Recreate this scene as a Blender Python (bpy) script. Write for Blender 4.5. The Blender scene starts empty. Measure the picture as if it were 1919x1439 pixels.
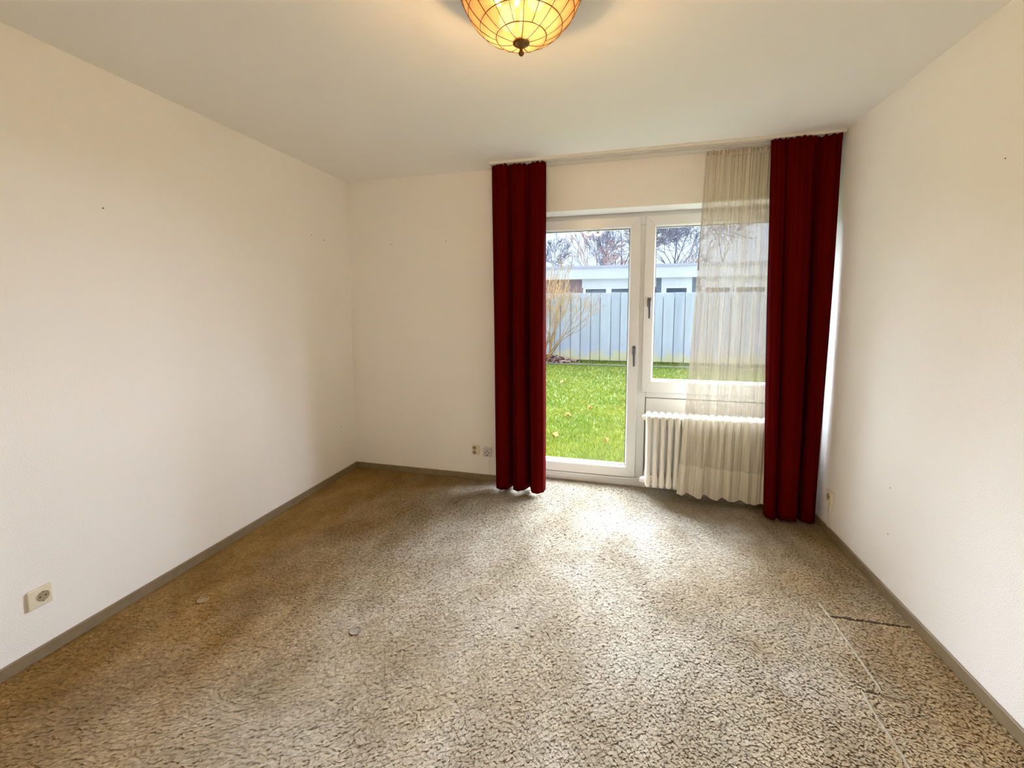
import bpy, math, random
import numpy as np
from mathutils import Matrix, Vector

# ------------------------------------------------------------------ camera, sky, sun, exposure
SC = bpy.context.scene
COL = SC.collection
PI = math.pi
IW, IH = 1919.0, 1439.0
F_PX, CX, CY = 797.17, 949.2, 650.9
CAM_LOC = Vector((2.2667, -3.2836, 1.4233))
YAW, PITCH, ROLL = 0.25584, -0.09044, -0.0021
W, H, YR = 3.583, 2.5, -3.75            # room width, height, rear wall

cam = bpy.data.cameras.new('camera')
cam.sensor_width = 36.0
cam.sensor_fit = 'HORIZONTAL'
cam.lens = F_PX / IW * 36.0
cam.shift_x = (IW / 2 - CX) / IW
cam.shift_y = (CY - IH / 2) / IW
cam.clip_start = 0.02
cam.clip_end = 300
camo = bpy.data.objects.new('camera', cam)
COL.objects.link(camo)
fwd = Vector((-math.sin(YAW) * math.cos(PITCH), math.cos(YAW) * math.cos(PITCH), math.sin(PITCH)))
rgt = Vector((math.cos(YAW), math.sin(YAW), 0))
upv = rgt.cross(fwd)
r2 = rgt * math.cos(ROLL) + upv * math.sin(ROLL)
u2 = -rgt * math.sin(ROLL) + upv * math.cos(ROLL)
camo.matrix_world = Matrix(((r2.x, u2.x, -fwd.x, CAM_LOC.x), (r2.y, u2.y, -fwd.y, CAM_LOC.y),
                            (r2.z, u2.z, -fwd.z, CAM_LOC.z), (0, 0, 0, 1)))
SC.camera = camo

SKY_STRENGTH = 0.30
world = bpy.data.worlds.new('overcast_sky')
SC.world = world
world.use_nodes = True
wn, wl = world.node_tree.nodes, world.node_tree.links
wn.clear()
wo = wn.new('ShaderNodeOutputWorld'); wb = wn.new('ShaderNodeBackground')
tc = wn.new('ShaderNodeTexCoord'); sx = wn.new('ShaderNodeSeparateXYZ')
rmp = wn.new('ShaderNodeValToRGB')      # overcast sky: zenith about three times the horizon
rmp.color_ramp.elements[0].position = 0.0; rmp.color_ramp.elements[0].color = (0.47, 0.575, 0.70, 1)
rmp.color_ramp.elements[1].position = 1.0; rmp.color_ramp.elements[1].color = (1.9, 2.1, 2.4, 1)
wl.new(tc.outputs['Generated'], sx.inputs[0]); wl.new(sx.outputs['Z'], rmp.inputs[0])
wl.new(rmp.outputs[0], wb.inputs[0]); wb.inputs[1].default_value = SKY_STRENGTH
wl.new(wb.outputs[0], wo.inputs[0])

sun = bpy.data.lights.new('hazy_sun', 'SUN')
sun.energy = 12.6
sun.angle = math.radians(110)
sun.color = (0.91, 0.97, 1.13)
suno = bpy.data.objects.new('hazy_sun', sun)
COL.objects.link(suno)
suno.rotation_euler = Vector((-0.22, -0.82, -0.45)).to_track_quat('-Z', 'Y').to_euler()
suno.location = (2, 12, 9)

vs = SC.view_settings
vs.view_transform = 'Standard'
vs.look = 'None'
vs.gamma = 1.0
vs.use_curve_mapping = False
vs.exposure = 2.45
LAMP_POWER = 188.0
SC.cycles.use_denoising = True
SC.cycles.max_bounces = 14
SC.cycles.diffuse_bounces = 8
SC.cycles.transparent_max_bounces = 24
SC.cycles.sample_clamp_indirect = 6.0

# ------------------------------------------------------------------ helpers
class MB:
    def __init__(s):
        s.v, s.f = [], []
    def add(s, verts, faces):
        n = len(s.v)
        s.v.extend([tuple(q) for q in verts])
        s.f.extend([tuple(i + n for i in q) for q in faces])
        return s
    def box(s, x0, x1, y0, y1, z0, z1, b=0.0):
        if b <= 0:
            vs_ = [(x, y, z) for z in (z0, z1) for y in (y0, y1) for x in (x0, x1)]
            return s.add(vs_, [(0, 2, 3, 1), (4, 5, 7, 6), (0, 1, 5, 4), (2, 6, 7, 3), (0, 4, 6, 2), (1, 3, 7, 5)])
        # chamfered box
        vs_, idx = [], {}
        xs, ys, zs = (x0, x1), (y0, y1), (z0, z1)
        for i in (0, 1):
            for j in (0, 1):
                for k in (0, 1):
                    sx_, sy_, sz_ = (1 - 2 * i), (1 - 2 * j), (1 - 2 * k)
                    for a in range(3):
                        p_ = [xs[i], ys[j], zs[k]]
                        if a != 0: p_[0] += sx_ * b
                        if a != 1: p_[1] += sy_ * b
                        if a != 2: p_[2] += sz_ * b
                        idx[(i, j, k, a)] = len(vs_); vs_.append(p_)
        F = []
        for i in (0, 1): F.append([idx[(i, 0, 0, 0)], idx[(i, 1, 0, 0)], idx[(i, 1, 1, 0)], idx[(i, 0, 1, 0)]])
        for j in (0, 1): F.append([idx[(0, j, 0, 1)], idx[(1, j, 0, 1)], idx[(1, j, 1, 1)], idx[(0, j, 1, 1)]])
        for k in (0, 1): F.append([idx[(0, 0, k, 2)], idx[(1, 0, k, 2)], idx[(1, 1, k, 2)], idx[(0, 1, k, 2)]])
        for i in (0, 1):
            for j in (0, 1): F.append([idx[(i, j, 0, 0)], idx[(i, j, 1, 0)], idx[(i, j, 1, 1)], idx[(i, j, 0, 1)]])
        for i in (0, 1):
            for k in (0, 1): F.append([idx[(i, 0, k, 0)], idx[(i, 1, k, 0)], idx[(i, 1, k, 2)], idx[(i, 0, k, 2)]])
        for j in (0, 1):
            for k in (0, 1): F.append([idx[(0, j, k, 1)], idx[(1, j, k, 1)], idx[(1, j, k, 2)], idx[(0, j, k, 2)]])
        for i in (0, 1):
            for j in (0, 1):
                for k in (0, 1): F.append([idx[(i, j, k, a)] for a in range(3)])
        return s.add(vs_, F)
    def tube(s, pts, rad, n=8, cap=True, closed=False):
        pts = [Vector(q) for q in pts]
        if not hasattr(rad, '__len__'): rad = [rad] * len(pts)
        m = len(pts); base = len(s.v); prev = None
        for i, q in enumerate(pts):
            if closed: t = pts[(i + 1) % m] - pts[i - 1]
            else: t = pts[min(i + 1, m - 1)] - pts[max(i - 1, 0)]
            t.normalize()
            if prev is None:
                a = Vector((0, 0, 1)) if abs(t.z) < .9 else Vector((1, 0, 0))
                nn = t.cross(a).normalized()
            else:
                nn = (prev - t * prev.dot(t))
                nn = nn.normalized() if nn.length > 1e-9 else t.orthogonal().normalized()
            prev = nn; bb = t.cross(nn)
            for k in range(n):
                a = 2 * PI * k / n
                s.v.append(tuple(q + (nn * math.cos(a) + bb * math.sin(a)) * rad[i]))
        for i in range(m if closed else m - 1):
            j = (i + 1) % m
            for k in range(n):
                k2 = (k + 1) % n
                s.f.append((base + i * n + k, base + i * n + k2, base + j * n + k2, base + j * n + k))
        if cap and not closed:
            s.f.append(tuple(base + k for k in range(n))[::-1])
            s.f.append(tuple(base + (m - 1) * n + k for k in range(n)))
        return s
    def lathe(s, prof, n=24, M=None):            # prof: (radius, height) pairs, revolved about z
        base = len(s.v)
        for r_, z_ in prof:
            for k in range(n):
                a = 2 * PI * k / n
                q = Vector((r_ * math.cos(a), r_ * math.sin(a), z_))
                s.v.append(tuple(M @ q if M else q))
        for i in range(len(prof) - 1):
            for k in range(n):
                k2 = (k + 1) % n
                s.f.append((base + i * n + k, base + i * n + k2, base + (i + 1) * n + k2, base + (i + 1) * n + k))
        s.f.append(tuple(base + k for k in range(n))[::-1])
        s.f.append(tuple(base + (len(prof) - 1) * n + k for k in range(n)))
        return s
    def mesh(s, name, mat, smooth=False):
        me = bpy.data.meshes.new(name)
        me.from_pydata(s.v, [], s.f)
        if mat: me.materials.append(mat)
        import bmesh
        bm = bmesh.new(); bm.from_mesh(me)
        bmesh.ops.recalc_face_normals(bm, faces=bm.faces)
        bm.to_mesh(me); bm.free()
        if smooth:
            for p_ in me.polygons: p_.use_smooth = True
        return me
    def build(s, name, mat, parent=None, smooth=False, auto=False):
        me = s.mesh(name, mat, smooth)
        if auto: me.set_sharp_from_angle(angle=math.radians(40))
        return link(name, me, parent)

def world_of(o):
    m = o.matrix_local_custom if False else Matrix.Translation(o.location)
    return m

def link(name, me, parent=None):
    o = bpy.data.objects.new(name, me)
    COL.objects.link(o)
    if parent is not None:
        o.parent = parent
        if parent.type == 'EMPTY':
            o.matrix_parent_inverse = Matrix.Translation(parent.location).inverted()
    return o

def tag(o, label=None, cat=None, group=None, kind=None):
    if label: o['label'] = label
    if cat: o['category'] = cat
    if group: o['group'] = group
    if kind: o['kind'] = kind
    return o

def empty(name, loc, label=None, cat=None, group=None, kind=None):
    o = bpy.data.objects.new(name, None)
    o.empty_display_size = 0.05
    COL.objects.link(o)
    o.location = loc
    return tag(o, label, cat, group, kind)

class NT:
    def __init__(s, name):
        s.m = bpy.data.materials.new(name); s.m.use_nodes = True
        s.n, s.l = s.m.node_tree.nodes, s.m.node_tree.links
        s.n.clear(); s.out = s.n.new('ShaderNodeOutputMaterial')
    def new(s, t, **kw):
        o = s.n.new(t)
        for k, v in kw.items():
            if k[0] == '_': setattr(o, k[1:], v)
        return o
    def coord(s, scale=(1, 1, 1), rot=(0, 0, 0)):
        g = s.n.new('ShaderNodeNewGeometry'); mp = s.n.new('ShaderNodeMapping')
        mp.inputs['Scale'].default_value = scale; mp.inputs['Rotation'].default_value = rot
        s.l.new(g.outputs['Position'], mp.inputs[0]); return mp.outputs[0]
    def noise(s, scale, detail=3, vec=None, rough=.55):
        o = s.n.new('ShaderNodeTexNoise'); o.inputs['Scale'].default_value = scale
        o.inputs['Detail'].default_value = detail; o.inputs['Roughness'].default_value = rough
        s.l.new(vec if vec is not None else s.coord(), o.inputs['Vector']); return o.outputs[0]
    def ramp(s, fac, stops):
        o = s.n.new('ShaderNodeValToRGB'); e = o.color_ramp.elements
        while len(e) < len(stops): e.new(.5)
        for i, (p_, c) in enumerate(stops):
            e[i].position = p_; e[i].color = (*c, 1) if len(c) == 3 else c
        s.l.new(fac, o.inputs[0]); return o.outputs[0]
    def mix(s, fac, a, b, blend='MIX'):
        o = s.n.new('ShaderNodeMix'); o.data_type = 'RGBA'; o.blend_type = blend
        for i, v in ((0, fac), (6, a), (7, b)):
            if hasattr(v, 'is_linked') or hasattr(v, 'links'): s.l.new(v, o.inputs[i])
            elif isinstance(v, (int, float)): o.inputs[i].default_value = v
            else: o.inputs[i].default_value = (*v, 1)
        return o.outputs[2]
    def math(s, op, a, b=0.0):
        o = s.n.new('ShaderNodeMath'); o.operation = op
        for i, v in ((0, a), (1, b)):
            if hasattr(v, 'links'): s.l.new(v, o.inputs[i])
            else: o.inputs[i].default_value = v
        return o.outputs[0]
    def bump(s, h, strength=.3, dist=.01):
        o = s.n.new('ShaderNodeBump'); o.inputs['Strength'].default_value = strength
        o.inputs['Distance'].default_value = dist; s.l.new(h, o.inputs['Height']); return o.outputs[0]
    def principled(s, col, rough=.5, normal=None, **kw):
        o = s.n.new('ShaderNodeBsdfPrincipled')
        if hasattr(col, 'links'): s.l.new(col, o.inputs['Base Color'])
        else: o.inputs['Base Color'].default_value = (*col, 1)
        o.inputs['Roughness'].default_value = rough
        for k, v in kw.items():
            o.inputs[k.replace('_', ' ')].default_value = v if not isinstance(v, tuple) else (*v, 1)
        if normal is not None: s.l.new(normal, o.inputs['Normal'])
        return o.outputs[0]
    def done(s, sh):
        s.l.new(sh, s.out.inputs[0]); return s.m

MAT = {}
def plain(name, col, rough=.5, var=.06, nscale=30, bump=0.0, bscale=200, bdist=.002, **kw):
    t = NT(name)
    n = t.noise(nscale)
    c = t.ramp(n, [(.3, tuple(x * (1 - var) for x in col)), (.7, tuple(min(1, x * (1 + var)) for x in col))])
    nm = t.bump(t.noise(bscale, 2), bump, bdist) if bump else None
    MAT[name] = t.done(t.principled(c, rough, nm, **kw)); return MAT[name]

# wallpapered walls and ceiling
plain('wallpaper', (.865, .845, .80), .9, .012, 2.0, bump=.35, bscale=170, bdist=.003, Specular_IOR_Level=.2)
plain('ceiling_paint', (.88, .865, .82), .9, .012, 1.5, bump=.2, bscale=150, bdist=.002, Specular_IOR_Level=.2)
plain('baseboard', (.22, .165, .09), .6, .10, 18)
plain('white_pvc', (.72, .73, .72), .28, .01, 5)
plain('gasket', (.015, .016, .018), .6)
plain('panel_white', (.78, .78, .755), .45, .01, 5)
plain('radiator_enamel', (.80, .78, .71), .35, .03, 12)
plain('metal_handle', (.13, .13, .135), .42, .04, 40, Metallic=.6)
plain('rail_white', (.72, .69, .60), .5, .02, 12)
plain('rail_slot', (.05, .045, .04), .8)
plain('socket_cream', (.74, .68, .52), .4, .03, 40)
plain('socket_inner', (.33, .27, .16), .5, .05, 60)
plain('socket_grey', (.60, .56, .56), .45, .03, 40)
plain('hole_black', (.008, .007, .006), .8)
plain('cable_white', (.72, .68, .60), .5)
plain('strap_white', (.80, .79, .80), .5, .02, 30)
plain('strap_grey', (.42, .42, .45), .8, .08, 200)
plain('brass', (.20, .11, .035), .3, .1, 60, Metallic=.9)
plain('brass_dull', (.12, .07, .03), .7, .1, 20)
plain('lamp_wire', (.10, .045, .012), .45, .1, 80, Metallic=.5)
plain('nail_hole', (.22, .16, .10), .9)

def glass_mat():
    t = NT('window_glass')
    a = t.new('ShaderNodeBsdfTransparent'); a.inputs[0].default_value = (.95, .97, .97, 1)
    b = t.new('ShaderNodeBsdfGlossy'); b.inputs['Roughness'].default_value = 0.0
    lw = t.new('ShaderNodeLayerWeight'); lw.inputs[0].default_value = .5      # Schlick reflectance, same from both sides
    k = t.math('MULTIPLY_ADD', t.math('POWER', lw.outputs['Facing'], 5.0), .55); k.node.inputs[2].default_value = .022
    mx = t.new('ShaderNodeMixShader')
    t.l.new(k, mx.inputs[0]); t.l.new(a.outputs[0], mx.inputs[1]); t.l.new(b.outputs[0], mx.inputs[2])
    return t.done(mx.outputs[0])
MAT['glass'] = glass_mat()

def velvet_mat():
    t = NT('red_velvet')
    n = t.noise(5, 2, t.coord((2, 2, .6)))
    c = t.ramp(n, [(.3, (.062, .0009, .0006)), (.7, (.076, .0013, .0008))])
    return t.done(t.principled(c, .85, t.bump(t.noise(900, 2), .15, .001), Sheen_Weight=.015, Sheen_Roughness=.4,
                               Sheen_Tint=(.9, .25, .22), Specular_IOR_Level=.02))
MAT['velvet'] = velvet_mat()

def net_mat(name, opac, tint, glow):
    t = NT(name)
    tr = t.new('ShaderNodeBsdfTransparent')
    d = t.new('ShaderNodeBsdfDiffuse'); d.inputs[0].default_value = (*tint, 1)
    tl = t.new('ShaderNodeBsdfTranslucent'); tl.inputs[0].default_value = (*glow, 1)
    m1 = t.new('ShaderNodeMixShader'); m1.inputs[0].default_value = .3
    t.l.new(d.outputs[0], m1.inputs[1]); t.l.new(tl.outputs[0], m1.inputs[2])
    n = t.noise(70, 3, t.coord((1, .4, .012)))
    fac = t.ramp(n, [(.3, (opac - .16,) * 3), (.7, (min(1, opac + .16),) * 3)])
    m2 = t.new('ShaderNodeMixShader')
    t.l.new(fac, m2.inputs[0]); t.l.new(tr.outputs[0], m2.inputs[1]); t.l.new(m1.outputs[0], m2.inputs[2])
    return t.done(m2.outputs[0])
MAT['net'] = net_mat('net_voile', .65, (.88, .80, .62), (.075, .075, .073))
MAT['net_hem'] = net_mat('net_hem_voile', .82, (.88, .80, .64), (.09, .085, .075))

def carpet_mats():
    for nm, dark in (('carpet_pile', 1.0), ('carpet_back', .85)):
        t = NT(nm)
        big = t.noise(1.15, 5, t.coord((1, 1, 1)), .62)
        # paler middle, browner sides: real wear and furniture marks, plus daylight falloff painted in
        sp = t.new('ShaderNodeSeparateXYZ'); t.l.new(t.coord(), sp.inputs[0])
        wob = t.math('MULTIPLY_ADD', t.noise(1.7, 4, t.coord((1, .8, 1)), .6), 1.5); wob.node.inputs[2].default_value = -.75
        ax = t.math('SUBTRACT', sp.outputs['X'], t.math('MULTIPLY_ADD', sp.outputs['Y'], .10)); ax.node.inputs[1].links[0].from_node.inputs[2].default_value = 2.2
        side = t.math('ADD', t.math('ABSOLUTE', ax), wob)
        wear_shade = t.ramp(t.math('MULTIPLY', side, .5), [(.38, (0, 0, 0)), (.86, (1, 1, 1))])
        c = t.ramp(big, [(.36, (.37, .295, .18)), (.50, (.46, .405, .30)), (.64, (.52, .485, .41))])
        cl = t.ramp(t.noise(4.2, 4, t.coord((1, .6, 1), (0, 0, .5)), .6), [(.32, (.72, .66, .56)), (.62, (1.10, 1.09, 1.08))])
        c = t.mix(1.0, c, cl, 'MULTIPLY')
        c = t.mix(wear_shade, t.mix(.25, c, (.42, .395, .35)), t.mix(1.0, (.345, .222, .086), cl, 'MULTIPLY'))
        if nm == 'carpet_pile':
            g = t.new('ShaderNodeNewGeometry')
            k = t.math('MULTIPLY_ADD', g.outputs['Random Per Island'], .34)
            k.node.inputs[2].default_value = .84
            hsv = t.new('ShaderNodeHueSaturation'); t.l.new(c, hsv.inputs['Color']); t.l.new(k, hsv.inputs['Value'])
            c = hsv.outputs[0]
        else:
            c = t.mix(1.0, c, (dark,) * 3, 'MULTIPLY')
        nrm = None
        if nm == 'carpet_pile':             # yarn ends scatter light mostly upwards
            g2 = t.new('ShaderNodeNewGeometry'); vm = t.new('ShaderNodeVectorMath'); vm.operation = 'MULTIPLY_ADD'
            t.l.new(g2.outputs['Normal'], vm.inputs[0]); vm.inputs[1].default_value = (.28, .28, .28); vm.inputs[2].default_value = (0, 0, .8)
            v2 = t.new('ShaderNodeVectorMath'); v2.operation = 'NORMALIZE'; t.l.new(vm.outputs[0], v2.inputs[0]); nrm = v2.outputs[0]
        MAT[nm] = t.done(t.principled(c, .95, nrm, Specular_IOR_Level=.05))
    plain('carpet_tear', (.05, .033, .018), .95)
    plain('dent_brown', (.33, .24, .13), .95, .15, 90)
    plain('dent_pale', (.29, .265, .215), .95, .2, 90)
    plain('carpet_crease', (.34, .30, .22), .95, .12, 60)
carpet_mats()

def shell_mat(name, col):
    t = NT(name)
    n = t.noise(22, 4)
    c = t.ramp(n, [(.3, tuple(x * .88 for x in col)), (.7, col)])
    d = t.new('ShaderNodeBsdfDiffuse'); tl = t.new('ShaderNodeBsdfTranslucent'); tr = t.new('ShaderNodeBsdfTransparent')
    t.l.new(c, d.inputs[0]); t.l.new(c, tl.inputs[0]); tr.inputs[0].default_value = (.97, .86, .68, 1)
    m1 = t.new('ShaderNodeMixShader'); m1.inputs[0].default_value = .75
    t.l.new(d.outputs[0], m1.inputs[1]); t.l.new(tl.outputs[0], m1.inputs[2])
    m2 = t.new('ShaderNodeMixShader'); m2.inputs[0].default_value = .22
    t.l.new(m1.outputs[0], m2.inputs[1]); t.l.new(tr.outputs[0], m2.inputs[2])
    return t.done(m2.outputs[0])
MAT['shell'] = shell_mat('shell_pane', (.0155, .0082, .0039))
MAT['shell_petal'] = shell_mat('shell_petal', (.025, .0135, .0025))

def bulb_mat():
    t = NT('lit_bulb')
    e = t.new('ShaderNodeEmission'); e.inputs[0].default_value = (1, .82, .55, 1); e.inputs[1].default_value = 4
    return t.done(e.outputs[0])
MAT['bulb'] = bulb_mat()

# ------------------------------------------------------------------ room shell
OX0, OZ1 = 1.50, 2.155                 # window opening: left edge, lintel height
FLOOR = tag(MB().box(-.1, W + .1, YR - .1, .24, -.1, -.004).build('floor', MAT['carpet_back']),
            'worn beige shag carpet covering the whole floor', 'floor', kind='structure')
tag(MB().box(-.1, W + .1, YR - .1, .36, H, H + .12).build('ceiling', MAT['ceiling_paint']), 'plain off white ceiling above the lamp', 'ceiling', kind='structure')
WL = tag(MB().box(-.12, 0, YR - .1, .36, -.15, H).build('wall_left', MAT['wallpaper']), 'long bare cream wall with one socket low down', 'wall', kind='structure')
WR = tag(MB().box(W, W + .12, YR - .1, .36, -.15, H).build('wall_right', MAT['wallpaper']), 'bare cream wall beside the wide red curtain', 'wall', kind='structure')
tag(MB().box(0, W, YR - .12, YR, -.15, H).build('wall_front', MAT['wallpaper']), 'plain cream wall behind the viewer', 'wall', kind='structure')
WB = tag(MB().box(0, OX0, 0, .36, -.15, H).box(OX0, W, 0, .36, OZ1, H).build('wall_back', MAT['wallpaper']),
         'cream end wall around the garden door', 'wall', kind='structure')

def wedge(pts_xy, name, label):
    # skirting: carpet edged strip, 5 cm high and 12 mm thick, along a polyline
    o = MB()
    for (x0, x1, y0, y1) in pts_xy: o.box(x0, x1, y0, y1, -.004, .05, .003)
    return tag(o.build(name, MAT['baseboard']), label, 'baseboard', kind='structure')
wedge([(0, .012, YR, 0)], 'baseboard_left', 'low brown skirting strip along the long left wall')
wedge([(.012, OX0, -.012, 0)], 'baseboard_back', 'low brown skirting strip under the two small sockets')
wedge([(W - .012, W, YR, 0)], 'baseboard_right', 'low brown skirting strip along the right wall')
wedge([(.012, W - .012, YR, YR + .012)], 'baseboard_front', 'low brown skirting strip behind the viewer')

# carpet pile: tens of thousands of leaning tufts, one piece of stuff under the floor
def carpet_pile():
    rng = np.random.default_rng(5)
    s, s2 = .0098, .0068
    xs = np.arange(.014, W - .012, s); ys = np.arange(YR + .016, .215, s2)
    gx, gy = np.meshgrid(xs, ys)
    x = gx.ravel() + rng.uniform(-.45, .45, gx.size) * s
    y = gy.ravel() + rng.uniform(-.45, .45, gx.size) * s2
    keep = (y < -.014) | ((x > OX0 + .01) & (x < W - .02))
    x, y = x[keep], y[keep]
    def in_disc(cx, cy, r): return (x - cx) ** 2 + (y - cy) ** 2 < r * r
    # furniture dents and the two tears keep a lower pile
    low = np.ones_like(x)
    for cx, cy in ((.319, -1.754), (1.167, -1.743)):
        low[in_disc(cx, cy, .028)] = .06
    tear1 = (x > 3.245) & (x < W - .012) & (np.abs(y + 1.107 - (x - 3.247) * .03) < .009)
    tear2 = (x > 3.17) & (x < 3.235) & (np.abs(y + 1.524) < .008)
    keep = ~(tear1 | tear2 | (rng.random(x.size) < .04))
    x, y, low = x[keep], y[keep], low[keep]
    n = x.size
    # lean direction: slow swirl field plus jitter
    ang = -PI / 2 - .25 + .55 * np.sin(1.7 * x + .9 * np.sin(1.3 * y)) * np.cos(1.1 * y + .6) + rng.normal(0, .33, n)
    lean = (.0125 + .002 * np.sin(2.3 * x - 1.7 * y + 1.0) + rng.normal(0, .002, n)) * low
    hgt = (.0047 + rng.normal(0, .0009, n)) * low
    wd = .0072 * (1 + rng.normal(0, .2, n))
    dx, dy = np.cos(ang), np.sin(ang)
    px, py = -dy, dx
    V = np.zeros((n, 5, 3), np.float32)
    z0 = -.004
    V[:, 0] = np.stack([x - px * wd, y - py * wd, np.full(n, z0)], 1)
    V[:, 1] = np.stack([x + px * wd, y + py * wd, np.full(n, z0)], 1)
    mx, my = x + dx * lean * .45, y + dy * lean * .45
    V[:, 2] = np.stack([mx + px * wd * .95, my + py * wd * .95, z0 + hgt * .72], 1)
    V[:, 3] = np.stack([mx - px * wd * .95, my - py * wd * .95, z0 + hgt * .72], 1)
    V[:, 4] = np.stack([x + dx * lean * 1.5, y + dy * lean * 1.5, z0 + hgt], 1)
    me = bpy.data.meshes.new('carpet_pile')
    me.vertices.add(n * 5); me.vertices.foreach_set('co', V.ravel())
    base = (np.arange(n, dtype=np.int32) * 5)[:, None]
    lo = (base + np.array([[0, 1, 2, 3, 3, 2, 4]], np.int32)).ravel()
    me.loops.add(n * 7); me.loops.foreach_set('vertex_index', lo)
    st = np.empty((n, 2), np.int32); st[:, 0] = np.arange(n) * 7; st[:, 1] = st[:, 0] + 4
    tot = np.tile(np.array([4, 3], np.int32), n)
    me.polygons.add(n * 2); me.polygons.foreach_set('loop_start', st.ravel()); me.polygons.foreach_set('loop_total', tot)
    me.polygons.foreach_set('use_smooth', np.ones(n * 2, bool))
    me.update(calc_edges=True); me.validate()
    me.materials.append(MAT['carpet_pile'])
    return tag(link('carpet_pile', me, FLOOR), kind='stuff')
carpet_pile()

# creases and tears of the carpet along the right wall
def floor_ribbon(name, pts, w, h, mat, seed=0):
    rnd = random.Random(seed); o = MB(); P = []
    for (a, b) in zip(pts[:-1], pts[1:]):
        m = max(2, int((Vector(b) - Vector(a)).length / .012))
        for i in range(m): P.append(Vector(a).lerp(Vector(b), i / m))
    P.append(Vector(pts[-1]))
    vs_, fs = [], []
    for i, q in enumerate(P):
        t = (P[min(i + 1, len(P) - 1)] - P[max(i - 1, 0)]).normalized(); nn = Vector((-t.y, t.x))
        ww = w * rnd.uniform(.65, 1.25) * (.35 if i in (0, len(P) - 1) else 1); hh = h * rnd.uniform(.7, 1.2)
        q2 = q + nn * rnd.uniform(-.2, .2) * w
        for k, (off, z) in enumerate(((-1, -.004), (-.4, hh), (.4, hh), (1, -.004))):
            e = q2 + nn * off * ww; vs_.append((e.x, e.y, z))
        if i:
            for k in range(3): fs.append(((i - 1) * 4 + k, (i - 1) * 4 + k + 1, i * 4 + k + 1, i * 4 + k))
    o.add(vs_, fs)
    return o.build(name, mat, FLOOR, smooth=True)
floor_ribbon('carpet_crease', [(3.235, -1.02), (3.246, -1.14), (3.246, -1.32), (3.246, -1.525)], .0065, .0045, MAT['carpet_crease'], 1)
floor_ribbon('carpet_crease', [(3.176, -1.53), (3.171, -1.60), (3.171, -1.69), (3.173, -1.88)], .0065, .0045, MAT['carpet_crease'], 2)
floor_ribbon('carpet_crease', [(3.235, -1.531), (3.30, -1.541)], .004, .0045, MAT['carpet_crease'], 3)
floor_ribbon('carpet_tear', [(3.247, -1.107), (3.39, -1.102), (3.568, -1.097)], .009, -.002, MAT['carpet_tear'], 4)
floor_ribbon('carpet_tear', [(3.171, -1.524), (3.228, -1.526)], .008, -.002, MAT['carpet_tear'], 5)

# round dents pressed by furniture feet
for cx, cy, m_ in ((.319, -1.754, 'dent_brown'), (1.167, -1.743, 'dent_pale')):
    MB().lathe([(.027, -.004), (.026, .0022), (.0225, .0030), (.0205, .0004), (.017, -.0004), (.002, -.0002)], 22, Matrix.Translation((cx, cy, 0))).build('furniture_dent', MAT[m_], FLOOR, True)

# nail holes left in the wallpaper: shallow pits with a raised torn rim
def nail_hole(parent, loc, axis, r=.004):
    M = Matrix.Translation(loc) @ {'x+': Matrix.Rotation(PI / 2, 4, 'Y'), 'x-': Matrix.Rotation(-PI / 2, 4, 'Y'), 'y-': Matrix.Rotation(PI / 2, 4, 'X')}[axis]
    MB().lathe([(r, 0), (r * .8, .0012), (r * .45, .0012), (r * .3, .0002)], 8, M).build('nail_hole', MAT['nail_hole'], parent)
for y, z in ((-1.834, 1.881), (-.467, 1.986), (-.328, 1.968), (-.197, .425)): nail_hole(WL, (0, y, z), 'x+')
for x, z in ((.41, 1.965), (.902, 1.971)): nail_hole(WB, (x, 0, z), 'y-')
for y, z in ((-.857, .308), (-.845, .54), (-1.326, 1.95)): nail_hole(WR, (W, y, z), 'x-', .003)

# ------------------------------------------------------------------ garden door, window and their fixed frame
FY0, FY1 = .195, .27                   # fixed frame front and rear
SY0, SY1 = .172, .255                  # opening sashes
tr_ = tag(empty('trim_1', (2.44, .23, 0)), 'white plastic fixed frame around garden door and window', 'frame', kind='structure')
def bar(name, x0, x1, z0, z1, y0=FY0, y1=FY1, b=.004, parent=None, mat='white_pvc'):
    return MB().box(x0, x1, y0, y1, z0, z1, b).build(name, MAT[mat], parent)
bar('frame_head', OX0, W, 2.06, OZ1, parent=tr_)
bar('frame_jamb', OX0, 1.575, .0, 2.06, parent=tr_)
bar('frame_jamb', 3.50, W, .0, 2.06, parent=tr_)
bar('mullion', 2.385, 2.487, .07, 2.06, parent=tr_)
bar('transom', 2.487, 3.50, .725, .80, parent=tr_)
bar('threshold', 1.575, 3.50, -.004, .068, FY0 - .012, FY1, .004, tr_)
bar('threshold_lip', 1.575, 2.44, .052, .066, FY0 - .024, FY0 - .012, .003, tr_)
bar('panel', 2.493, 3.497, .07, .720, FY0 + .012, FY1 - .01, .002, tr_, 'panel_white')
bar('gasket', 2.4872, 2.4932, .07, .725, FY0 + .009, FY0 + .02, .0, tr_, 'gasket')
bar('gasket', 2.4932, 3.50, .7195, .7252, FY0 + .009, FY0 + .02, .0, tr_, 'gasket')
MB().box(OX0, W, .27, .36, 2.06, OZ1).build('shutter_box', MAT['white_pvc'], tr_)
MB().box(OX0 - .02, W, .24, .42, -.15, -.03).build('door_step', MAT['panel_white'], tr_)

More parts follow.
